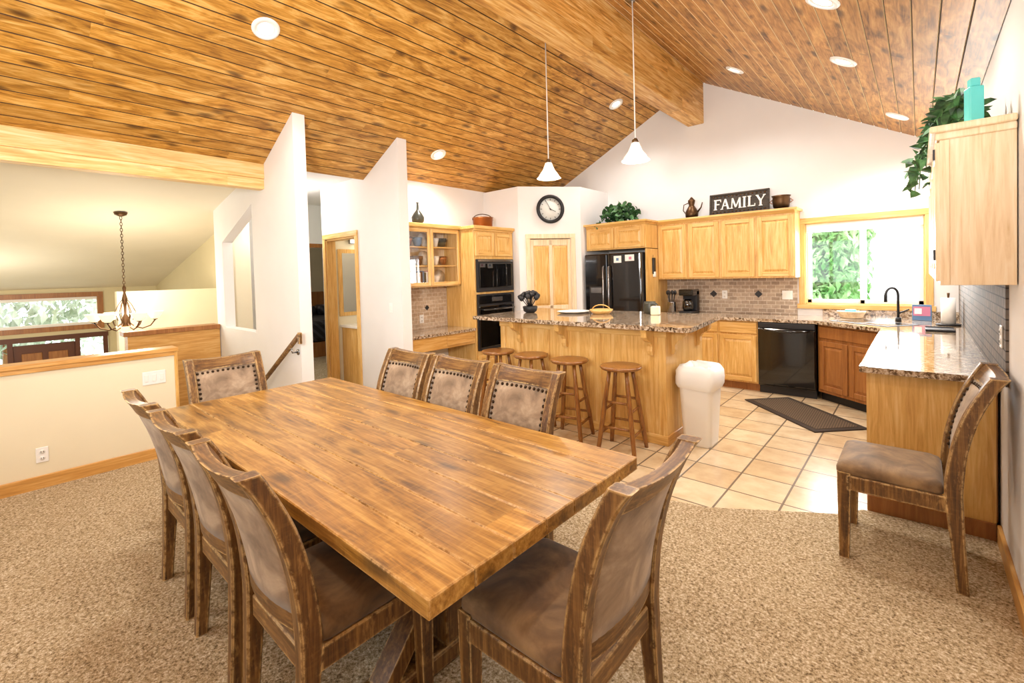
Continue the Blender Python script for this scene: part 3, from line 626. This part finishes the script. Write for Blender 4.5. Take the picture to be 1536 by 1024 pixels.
def chair_meshes():
    out={}
    W=.213
    path=[(-.245,0,.045,.044),(-.232,.18,.05,.048),(-.218,.40,.062,.052),(-.216,.50,.066,.054),(-.234,.66,.06,.052),(-.274,.82,.058,.05),(-.330,.95,.056,.05),(-.366,1.01,.064,.05)]
    b=MB()
    def samp():
        res=[]
        for i in range(len(path)-1):
            p0=path[max(i-1,0)];p1=path[i];p2=path[i+1];p3=path[min(i+2,len(path)-1)]
            for k in range(4):
                t=k/4; res.append([.5*((2*p1[j])+(-p0[j]+p2[j])*t+(2*p0[j]-5*p1[j]+4*p2[j]-p3[j])*t*t+(-p0[j]+3*p1[j]-3*p2[j]+p3[j])*t**3) for j in range(4)])
        res.append(list(path[-1])); return res
    S_=samp()
    for s in (-1,1):
        rings=[]
        for y,z,d,w in S_:
            c=.006;x=s*W
            rings.append([(x-w/2+c,y-d/2,z),(x+w/2-c,y-d/2,z),(x+w/2,y-d/2+c,z),(x+w/2,y+d/2-c,z),(x+w/2-c,y+d/2,z),(x-w/2+c,y+d/2,z),(x-w/2,y+d/2-c,z),(x-w/2,y-d/2+c,z)])
        b.loft(rings,'chair')
        xx=s*.208
        b.loft([[(xx-.02,.18,0),(xx+.02,.18,0),(xx+.02,.222,0),(xx-.02,.222,0)],[(xx-.026,.172,.39),(xx+.026,.172,.39),(xx+.026,.228,.39),(xx-.026,.228,.39)],[(xx-.026,.172,.452),(xx+.026,.172,.452),(xx+.026,.228,.452),(xx-.026,.228,.452)]],'chair')
        b.box(s*.224-.012,-.21,.365,s*.224+.012,.185,.44,'chair',.004)
    b.box(-.18,.19,.365,.18,.218,.44,'chairX',.004); b.box(-.18,-.235,.365,.18,-.205,.44,'chairX',.004)
    out['frame']=b.mesh('frame')
    def yz(z):
        for i in range(len(S_)-1):
            if S_[i][1]<=z<=S_[i+1][1]:
                t=(z-S_[i][1])/(S_[i+1][1]-S_[i][1]); return S_[i][0]+(S_[i+1][0]-S_[i][0])*t
        return S_[-1][0]
    bow=lambda x:-.03*(1-(x/W)**2)
    def curved(b,z0,z1,th,m,nx=10,nz=6,off=0,puff=0,dip=0,xl=.19):
        rings=[]
        for i in range(nx+1):
            x=-xl+2*xl*i/nx; ring=[]
            zz1=z1-dip*(1-(x/xl)**2)
            for k in range(nz+1):
                z=z0+(zz1-z0)*k/nz; p=puff*(math.sin(math.pi*k/nz)**.5)*(max(0,1-(x/xl)**4))
                ring.append((x,yz(z)+bow(x)+off+th/2+p,z))
            for k in range(nz,-1,-1):
                z=z0+(zz1-z0)*k/nz; p=puff*(math.sin(math.pi*k/nz)**.5)*(max(0,1-(x/xl)**4))
                ring.append((x,yz(z)+bow(x)+off-th/2-p*.6,z))
            rings.append(ring)
        b.loft(rings,m,False)
    b=MB(); curved(b,.93,1.008,.042,'chairX',10,3,0,0,.012); curved(b,.49,.55,.03,'chairX',10,2); out['rails']=b.mesh('rails')
    b=MB(); curved(b,.545,.932,.03,'suede',12,8,0,.012); me=b.mesh('back_panel')
    for p in me.polygons: p.use_smooth=True
    out['back_panel']=me
    b=MB()
    def nail(x,z):
        y=yz(z)+bow(x)+.017
        b.lathe([(.0095,0),(.0085,.005),(.005,.009),(.0005,.011)],(0,0,0),'nail',8,Matrix.Translation((x,y,z))@Matrix.Rotation(math.radians(-90),4,'X'))
    z=.575
    while z<.90:
        nail(-.175,z); nail(.175,z); z+=.03
    for i in range(12): nail(-.175+.0318*i,.913)
    out['nailheads']=b.mesh('nailheads')
    b=MB()
    def ring(inset,z):
        pts=[];hx=.227-inset; y0=-.185+inset; y1=.235-inset; r=.03
        cs=[(hx-r,y1-r,0),(-hx+r,y1-r,90),(-hx+r,y0+r,180),(hx-r,y0+r,270)]
        for cx_,cy_,a0 in cs:
            for k in range(5):
                a=math.radians(a0+k*22.5); pts.append((cx_+r*math.cos(a),cy_+r*math.sin(a),z))
        return pts
    b.loft([ring(.004,.438),ring(0,.448),ring(0,.470),ring(.008,.487),ring(.03,.50),ring(.08,.508),ring(.14,.511)],'seat',True)
    out['seat']=b.mesh('seat')
    return out
CM=chair_meshes()
def chair(x,y,rz):
    e=empty('dining_chair',(x,y,0.008),rz)
    for k,me in CM.items(): place(k,me,(0,0,0),0,e)
for x in (-1.57,-2.15,-2.73): chair(x,.80,0)
for x in (-1.63,-2.18,-2.70): chair(x,1.59,180)
chair(-.90,1.20,90)
chair(-3.36,1.08,-90)
chair(-.10,3.14,90)

# ------------------------------------------------------------------ light fixtures
recessed=[(-3.85,1.51),(-4.67,3.91),(-3.16,5.87),(-.45,4.61),(-1.56,5.69),(-.157,6.08),(-.44,3.47),(-1.3,1.0),(-3.6,-.6)]  # final pair are unseen cans, added for extra light
for x,y in recessed:
    sl=math.atan(.5) if x<XR else -math.atan(.55)
    Tm=Matrix.Translation((x,y,zc(x)))@Matrix.Rotation(-sl,4,'Y')
    b=MB(); b.lathe([(.072,-.001),(.074,-.012),(.098,-.010),(.103,0)],(0,0,0),'plastic',28,Tm,cap=False)
    b.lathe([(.001,-.006),(.05,-.004),(.055,-.003)],(0,0,0),'lamp',28,Tm,cap=False); b.lathe([(.055,-.003),(.073,-.004)],(0,0,0),'plastic',28,Tm,cap=False)
    b.obj('recessed_downlight')
    L=bpy.data.lights.new('downlight','SPOT'); L.energy=105; L.spot_size=math.radians(150); L.spot_blend=.8; L.shadow_soft_size=.12; L.color=(1,.965,.9)
    place('downlight_lamp',L,(x,y,zc(x)-.06))
def pendant(x,y,z):
    e=empty('pendant_light',(x,y,0)); b=MB()
    b.cyl((0,0,z+.13),(0,0,zc(x)),.006,.006,'plastic',8); b.lathe([(.06,0),(.055,-.02),(.01,-.03)],(0,0,zc(x)+.02),'steel',20); b.lathe([(.018,.10),(.03,.11),(.03,.15),(.012,.17)],(0,0,z),'steel',18); b.obj('stem',parent=e)
    b=MB(); b.lathe([(.125,-.035),(.118,-.028),(.095,.01),(.065,.05),(.048,.09),(.035,.125),(.02,.13)],(0,0,z),'shade',28,cap=False); b.obj('shade',parent=e)
    L=bpy.data.lights.new('bulb','POINT'); L.energy=24; L.shadow_soft_size=.05; L.color=(1,.9,.76); place('bulb',L,(0,0,z-.05),0,e)
pendant(-2.93,3.95,2.575); pendant(-1.94,3.95,2.58)
e=empty('chandelier',(-7.35,1.09,0))
b=MB(); zt=zf(-7.35)
b.lathe([(.07,0),(.06,-.03),(.015,-.05)],(0,0,zt),'bronze',20)
z=zt-.05;k=0
while z>1.52:
    pts=[(math.cos(t)*.012*(k%2),math.cos(t)*.012*((k+1)%2),z-.02+math.sin(t)*.024) for t in [6.283*i/8 for i in range(8)]]
    b.tube(pts,.0035,'bronze',5,closed=True); z-=.036;k+=1
b.lathe([(.005,1.54),(.02,1.50),(.012,1.44),(.03,1.36),(.015,1.28),(.012,1.18),(.04,1.12),(.05,1.05),(.03,.99),(.008,.95)],(0,0,0),'bronze',18)
for i in range(6):
    a=i*math.pi/3+.3; c_,s_=math.cos(a),math.sin(a)
    b.tube([(c_*r,s_*r,zz) for r,zz in ((.03,1.08),(.08,1.02),(.16,.99),(.24,1.02),(.29,1.09))],.008,'bronze',8)
    b.tube([(c_*r,s_*r,zz) for r,zz in ((.02,1.36),(.06,1.3),(.10,1.2),(.07,1.1))],.005,'bronze',6)
    b.lathe([(.02,1.09),(.03,1.10)],(c_*.29,s_*.29,0),'bronze',12)
b.obj('frame',parent=e)
b=MB()
for i in range(6):
    a=i*math.pi/3+.3; b.lathe([(.02,1.10),(.045,1.115),(.065,1.15),(.085,1.19),(.088,1.195)],(math.cos(a)*.29,math.sin(a)*.29,0),'chshade',20,cap=False)
b.lathe([(.001,.93),(.06,.95),(.09,1.0),(.10,1.03)],(0,0,0),'chshade',20,cap=False)
b.obj('shades',parent=e)
L=bpy.data.lights.new('bulbs','POINT'); L.energy=55; L.shadow_soft_size=.25; L.color=(1,.92,.78); place('bulbs',L,(0,0,1.3),0,e)

# ------------------------------------------------------------------ decor
e=empty('wall_clock',(-4.17,5.63,2.50)); e.rotation_euler=(math.radians(90),0,ang)
b=MB(); R=.21
b.tube([(math.cos(t)*(R-.02),math.sin(t)*(R-.02),.025) for t in [6.283185*i/48 for i in range(48)]],.026,'blackmat',10,closed=True); b.obj('rim',parent=e)
b=MB(); b.lathe([(.001,.0),(R-.02,.0),(R-.02,.02),(.001,.02)],(0,0,0),'clockface',40); b.obj('face',parent=e)
b=MB()
for i in range(12):
    Tm=Matrix.Rotation(i*math.pi/6,4,'Z'); b.box(-.004,.13,.02,.004,.155,.023,'blackmat',0,Tm)
b.box(-.004,-.02,.024,.004,.09,.027,'blackmat',0,Matrix.Rotation(-2.0,4,'Z')); b.box(-.003,-.02,.024,.003,.13,.028,'blackmat',0,Matrix.Rotation(.5,4,'Z')); b.lathe([(.001,.02),(.01,.02),(.01,.03),(.001,.03)],(0,0,0),'blackmat',12)
b.obj('hands',parent=e)
e=empty('family_sign',(-1.80,6.62,2.262)); e.rotation_euler=(math.radians(-6),0,0)
b=MB(); b.box(-.37,0,0,.37,.02,.29,'signboard',.004)
b.box(-.37,-.012,0,.37,0,.022,'signboard',.003); b.box(-.37,-.012,.268,.37,0,.29,'signboard',.003); b.box(-.37,-.012,0,-.348,0,.29,'signboard',.003); b.box(.348,-.012,0,.37,0,.29,'signboard',.003)
for i in range(14):
    x=-.32+i*.049
    for z in (.04,.25): b.lathe([(.012,0),(.009,.006),(.001,.008)],(0,0,0),'bronze',8,Matrix.Translation((x,0,z))@Matrix.Rotation(math.radians(90),4,'X'))
b.obj('board',parent=e)
# carved serif letters built as strokes
b=MB(); Hh=.135; Z0=.078; t=.024; ys,ye=-.010,0.0
def stroke(x0,z0,x1,z1,w):
    d=Vector((x1-x0,z1-z0)); n=Vector((-d.y,d.x)).normalized()*w/2
    b.prismY([(x0+n.x,z0+n.y),(x1+n.x,z1+n.y),(x1-n.x,z1-n.y),(x0-n.x,z0-n.y)],ys,ye,'ceramic')
def serif(x,z,w=.045): b.box(x-w/2,ys-.001,z-.005,x+w/2,ye,z+.005,'ceramic')
Zt=Z0+Hh
x=-.29 # F
stroke(x,Z0,x,Zt,t); stroke(x-.02,Zt-.006,x+.07,Zt-.006,.014); stroke(x,Z0+.07,x+.05,Z0+.07,.014); serif(x,Z0); b.box(x+.062,ys,Zt-.035,x+.072,ye,Zt,'ceramic')
x=-.165 # A
stroke(x-.04,Z0,x,Zt,.014); stroke(x+.04,Z0,x,Zt,t); stroke(x-.028,Z0+.045,x+.028,Z0+.045,.012); serif(x-.042,Z0,.035); serif(x+.044,Z0,.04)
x=-.03 # M
stroke(x-.052,Z0,x-.045,Zt,.013); stroke(x-.045,Zt,x,Z0+.01,t*.9); stroke(x,Z0+.01,x+.045,Zt,.013); stroke(x+.045,Zt,x+.052,Z0,t); serif(x-.052,Z0,.034); serif(x+.054,Z0,.042)
x=.075 # I
stroke(x,Z0,x,Zt,t); serif(x,Z0); serif(x,Zt)
x=.135 # L
stroke(x,Z0,x,Zt,t); serif(x,Zt); stroke(x-.02,Z0+.006,x+.07,Z0+.006,.014); b.box(x+.062,ys,Z0,x+.072,ye,Z0+.035,'ceramic')
x=.27 # Y
stroke(x,Z0,x,Z0+.065,t); stroke(x,Z0+.06,x-.042,Zt,t); stroke(x,Z0+.06,x+.042,Zt,.013); serif(x,Z0); serif(x-.042,Zt,.036); serif(x+.042,Zt,.032)
b.obj('letters',parent=e)
b=MB(); b.lathe([(.07,0),(.085,.03),(.09,.08),(.06,.14),(.035,.18),(.045,.22),(.05,.25),(.03,.27),(.008,.30)],(0,0,0),'bronze',24); b.tube([(.08,0,.08),(.13,0,.14),(.15,0,.21)],[.014,.01,.007],'bronze',8); b.tube([(-.045,0,.22),(-.11,0,.2),(-.12,0,.12),(-.08,0,.06)],.007,'bronze',8); b.obj('copper_pitcher',(-2.42,6.64,2.262))
b=MB(); b.lathe([(.06,0),(.09,.03),(.1,.1),(.095,.15),(.11,.17),(.1,.16)],(0,0,0),'bronze',24); b.tube([(math.cos(t)*.13,0,.1+math.sin(t)*.035) for t in [6.283*i/10 for i in range(10)]],.006,'copper',6,closed=True); b.obj('copper_bowl',(-1.30,6.64,2.262))
b=MB(); b.lathe([(.12,0),(.14,.02),(.15,.14),(.16,.155),(.145,.145)],(0,0,0),'copper',28); b.tube([(math.cos(t)*.155,math.sin(t)*.0,.12+math.sin(t)*.09) for t in [math.pi*i/12 for i in range(13)]],.006,'bronze',8)
b.obj('copper_pot',(-4.84,4.86,2.227),60)
b=MB(); b.lathe([(.05,0),(.08,.04),(.085,.09),(.05,.15),(.018,.19),(.014,.27),(.022,.29)],(0,0,0),'darkvase',24); b.obj('dark_bottle_vase',(-5.0,3.80,2.237))
def plant(name,loc,R,n,size,pot=True,droop=None):
    b=MB()
    if pot: b.lathe([(.07,0),(.09,.1),(.095,.12)],(0,0,0),'brown',18)
    def leaf(p,s_):
        Tm=Matrix.Translation(p)@Matrix.Rotation(random.random()*6.28,4,'Z')@Matrix.Rotation(random.uniform(-1.2,1.2),4,'X')@Matrix.Rotation(random.uniform(-.8,.8),4,'Y')
        b.add([(0,0,0),(s_*.45,s_*.3,.12*s_),(s_*.3,s_*.75,0),(0,s_*1.1,-.2*s_),(-s_*.3,s_*.75,0),(-s_*.45,s_*.3,.12*s_)],[(0,1,2,3),(0,3,4,5)],'ivy',False,Tm)
    for i in range(n):
        th=random.random()*6.283; r=random.random()**.5; h=random.random()
        leaf(Vector((R[0]*r*math.cos(th),R[1]*r*math.sin(th),.06+R[2]*h*(1-.5*r*r))),size*random.uniform(.7,1.2))
    if droop:
        for (dx,dy,dz) in droop:
            pts=[(0,dy*.8,.12),(dx*.6,dy*.9,.14),(dx,dy,.0),(dx*1.05,dy*1.02,dz)]
            b.tube(pts,.003,'ivy',5)
            for k in range(14):
                t=k/13*3; i=min(int(t),2); p=Vector(pts[i]).lerp(Vector(pts[i+1]),t-i); leaf(p+Vector((random.uniform(-.03,.03),random.uniform(-.03,.03),0)),size)
    return b.obj(name,loc)
plant('potted_ivy',(-3.42,6.42,2.262),(.28,.18,.26),240,.085,True,[(.2,-.26,-.02),(-.2,-.28,.0)])
plant('ivy_garland',(.15,3.85,2.178),(.11,.72,.22),380,.07,False,[(-.15,-.1,-.10),(-.15,.1,-.14),(-.16,.3,-.16),(-.14,.5,-.12)])
b=MB(); b.box(-.027,-.027,0,.027,.027,.17,'teal',.006); b.box(-.018,-.018,.17,.018,.018,.21,'teal',.004); b.obj('teal_bottle',(.195,3.06,2.178),20)
b=MB(); b.box(-.1,-.12,0,.1,.14,.03,'blackmat',.008); b.box(-.1,.04,.03,.1,.14,.32,'blackmat',.01); b.box(-.1,-.12,.25,.1,.14,.34,'black',.012); b.lathe([(.06,.035),(.075,.08),(.07,.16),(.05,.2)],(0,-.04,0),'blackglass',20); b.obj('coffee_maker',(-2.47,6.60,.915))
b=MB(); b.lathe([(.05,0),(.06,.02),(.055,.15),(.058,.16)],(0,0,0),'steel',20)
for i in range(7):
    a=i*.9; b.tube([(0.01*math.cos(a),.01*math.sin(a),.05),(.05*math.cos(a),.05*math.sin(a),.27)],[.004,.006],'blackmat',6); b.lathe([(.001,-.03),(.02,-.01),(.02,.02),(.001,.04)],(.055*math.cos(a),.055*math.sin(a),.29),'blackmat',8)
b.obj('utensil_crock',(-2.68,6.5,.915))
def plate(name,loc,rz,w=.07,h=.115,outlet=True):
    b=MB(); b.box(-w/2,-.007,-h/2,w/2,0,h/2,'plastic',.003); n=max(1,round(w/.05))
    for i in range(n):
        cx_=-w/2+w*(i+.5)/n
        if outlet:
            for z in (-.025,.025): b.lathe([(.001,0),(.016,0),(.016,.003),(.001,.003)],(0,0,0),'vinyl',14,Matrix.Translation((cx_,-.007,z))@Matrix.Rotation(math.radians(90),4,'X')); b.box(cx_-.008,-.0115,z-.006,cx_-.005,-.0102,z+.006,'blackmat');b.box(cx_+.005,-.0115,z-.006,cx_+.008,-.0102,z+.006,'blackmat')
        else: b.box(cx_-.014,-.011,-.03,cx_+.014,-.006,.03,'vinyl',.002)
    return b.obj(name,loc,rz)
plate('electrical_outlet',(-5.03,.215,.26),90); plate('light_switch',(-5.03,.92,.72),90,.165,.115,False); plate('light_switch',(-4.79,3.2,1.17),0,.07,.115,False)
plate('electrical_outlet',(-2.05,6.835,1.17),0); plate('light_switch',(-1.28,6.835,1.17),0,.12,.115,False); plate('electrical_outlet',(.318,3.42,1.15),-90); plate('electrical_outlet',(-5.188,3.95,.95),90);plate('electrical_outlet',(.33,2.6,.30),-90)
b=MB(); b.lathe([(.05,0),(.08,.02),(.09,.07),(.08,.08)],(0,0,0),'blackmat',20)
for i in range(16):
    a=i*2.4; r=.05+.09*(i/16); p=Vector((r*math.cos(a),r*math.sin(a),.17+.07*(1-i/16)))
    b.tube([(0,0,.04),tuple(p)],.005,'blackmat',6)
    b.lathe([(.001,-.035),(.025,-.02),(.034,.012),(.012,.03),(.001,.03)],tuple(p),'blackmat',10)
b.obj('black_flower_bowl',(-3.52,4.3,1.07))
b=MB(); b.lathe([(.1,0),(.16,.008),(.19,.025),(.185,.022),(.1,.006)],(0,0,0),'ceramic',32); b.obj('serving_platter',(-3.0,4.45,1.07))
b=MB(); b.lathe([(.09,0),(.12,.03),(.13,.05),(.12,.045)],(0,0,0),'oakX',24); b.tube([(.12*math.cos(t),0,.03+.07*math.sin(t)) for t in [math.pi*i/10 for i in range(11)]],.006,'oakX',8); b.obj('handled_basket',(-2.66,4.5,1.07))
b=MB(); b.box(-.045,-.045,0,.045,.045,.09,'candle',.01); b.lathe([(.002,.09),(.002,.105)],(0,0,0),'blackmat',6); b.obj('square_candle',(-2.08,4.62,1.07),15)
b=MB(); b.lathe([(.06,0),(.07,.02),(.068,.1),(.06,.13)],(0,0,0),'darkvase',20); b.tube([(.07,0,.03),(.11,0,.07),(.07,0,.11)],.006,'darkvase',6); b.obj('ceramic_jug',(-2.2,4.75,1.07))
b=MB(); b.lathe([(.09,0),(.095,.012),(.085,.015)],(0,0,0),'blackmat',24); b.lathe([(.018,.015),(.055,.016),(.055,.27),(.018,.271)],(0,0,0),'toilet',24); b.cyl((0,0,.27),(0,0,.32),.008,.012,'bronze',10); b.obj('paper_towel_holder',(.215,6.25,.915))
b=MB(); b.box(-.14,-.1,0,.14,.1,.012,'blackmat',.004); b.box(-.14,-.1,.012,-.13,.1,.02,'blackmat'); b.box(.13,-.1,.012,.14,.1,.02,'blackmat'); b.obj('black_tray',(.14,5.75,.915),90)
b=MB(); b.box(-.08,0,0,.08,.015,.17,'blue',.002); b.box(-.07,-.003,.05,.07,0,.15,'pink'); b.box(-.06,-.005,.07,.0,-.003,.13,'toilet'); b.obj('counter_card_sign',(.02,6.66,.915),-8)
b=MB()
for k in range(7): 
    r=.10+.006*k; b.tube([((r)*math.cos(t),(r*.7)*math.sin(t),.008+k*.011) for t in [6.283*i/28 for i in range(28)]],.007,'oakpale',6,closed=True)
b.lathe([(.001,.0),(.09,.002)],(0,0,0),'oakpale',20); b.box(-.06,-.03,.04,.05,.03,.10,'teal',.015); b.obj('wicker_basket',(-.60,6.68,.915))
b=MB()
b.tube([(0,0,.16),(0,-.0,.13)],.004,'steel',6)
b.box(-.04,-.025,-.12,.04,0,.12,'blackmat',.012); b.box(-.035,-.03,-.16,.035,-.005,-.08,'toilet',.01); b.obj('oven_mitt',(-2.879,6.35,1.60),90)
b=MB(); b.box(-.28,-.03,-.42,.28,0,.42,'bronze',.01); b.box(-.23,-.034,-.37,.23,-.03,.37,'oakpale'); b.obj('framed_picture',(.33,2.34,1.55),-90)
e=empty('trash_can',(-1.455,4.12,0)); b=MB()
def rr(hx,hy,z,r=.05,j=0):
    pts=[]
    for cx_,cy_,a0 in ((hx-r,hy-r,0),(-hx+r,hy-r,90),(-hx+r,-hy+r,180),(hx-r,-hy+r,270)):
        for k in range(6):
            a=math.radians(a0+k*18); pts.append((cx_+r*math.cos(a)+random.uniform(-j,j),cy_+r*math.sin(a)+random.uniform(-j,j),z+random.uniform(-j,j)))
    return pts
b.loft([rr(.115,.12,0),rr(.12,.125,.02),rr(.145,.155,.58),rr(.152,.162,.60)],'plastic',True); b.obj('bin',parent=e)
b=MB(); b.loft([rr(.152,.162,.50,.06,.006),rr(.166,.176,.54,.06,.008),rr(.168,.178,.60,.06,.007),rr(.164,.174,.65,.06,.009),rr(.148,.158,.69,.06,.010),rr(.12,.13,.70,.05,.012),rr(.08,.09,.66,.04,.01),rr(.05,.05,.60,.03,.005)],'plastic',True,cap=False); b.obj('liner_bag',parent=e)
b=MB(); b.box(-.56,-.27,0.0,.56,.27,.012,'matedge',.004); b.box(-.50,-.21,.012,.50,.21,.015,'mat'); b.obj('kitchen_mat',(-.94,5.56,0.0),math.degrees(math.atan2(-.78,.80)))

# ------------------------------------------------------------------ lighting
w=bpy.data.worlds.new('world'); scene.world=w; w.use_nodes=True
bg=w.node_tree.nodes['Background']; bg.inputs[0].default_value=(.93,.97,1,1); bg.inputs[1].default_value=3.0
def area(name,loc,rot,sx,sy,en,col=(1,1,1)):
    L=bpy.data.lights.new(name,'AREA'); L.shape='RECTANGLE'; L.size=sx; L.size_y=sy; L.energy=en; L.color=col
    return place(name,L,loc,0,None,tuple(math.radians(a) for a in rot))
area('north_window_daylight',(-.5,7.05,1.56),(-90,0,0),1.1,1.0,75,(.95,.98,1))
for nm,loc,en,c in (('bathroom_point_light',(-5.9,4.2,2.4),10,(1,.8,.55)),('bedroom_point_light',(-9.4,4.2,2.3),10,(1,.9,.75)),('hall_point_light',(-6.6,2.7,2.5),28,(1,.95,.9)),('foyer_fill_light',(-9.6,-.3,.9),60,(1,.95,.84))):  # point lights without modelled fixtures; the foyer one is added fill
    L=bpy.data.lights.new(nm,'POINT'); L.energy=en; L.shadow_soft_size=.2; L.color=c; place(nm,L,loc)
L=bpy.data.lights.new('ceiling_fill_spot','SPOT'); L.energy=650; L.spot_size=math.radians(165); L.spot_blend=.6; L.shadow_soft_size=.3; L.color=(1,.98,.95)  # added unseen spot aimed upward to fill the ceiling with light
d=Vector((-.55,.5,.85)); place('ceiling_fill_spot',L,(-.6,-.6,1.95)).rotation_euler=d.to_track_quat('-Z','Y').to_euler()

# ------------------------------------------------------------------ camera
psi,pt,rl=math.radians(41.48),math.radians(1.39),math.radians(1.58)
F0=Vector((-math.sin(psi),math.cos(psi),0));R0=Vector((math.cos(psi),math.sin(psi),0));D0=Vector((0,0,-1))
F=math.cos(pt)*F0+math.sin(pt)*D0;D1=math.cos(pt)*D0-math.sin(pt)*F0
R=math.cos(rl)*R0+math.sin(rl)*D1;D=math.cos(rl)*D1-math.sin(rl)*R0
cam=bpy.data.cameras.new('camera'); cam.sensor_width=36; cam.lens=691.1/1536*36; cam.shift_y=(427.6-512)/1536; cam.clip_start=.05
co=place('camera',cam)
m=Matrix((R,-D,-F)).transposed().to_4x4(); m.translation=Vector((0,0,1.54)); co.matrix_world=m
scene.camera=co
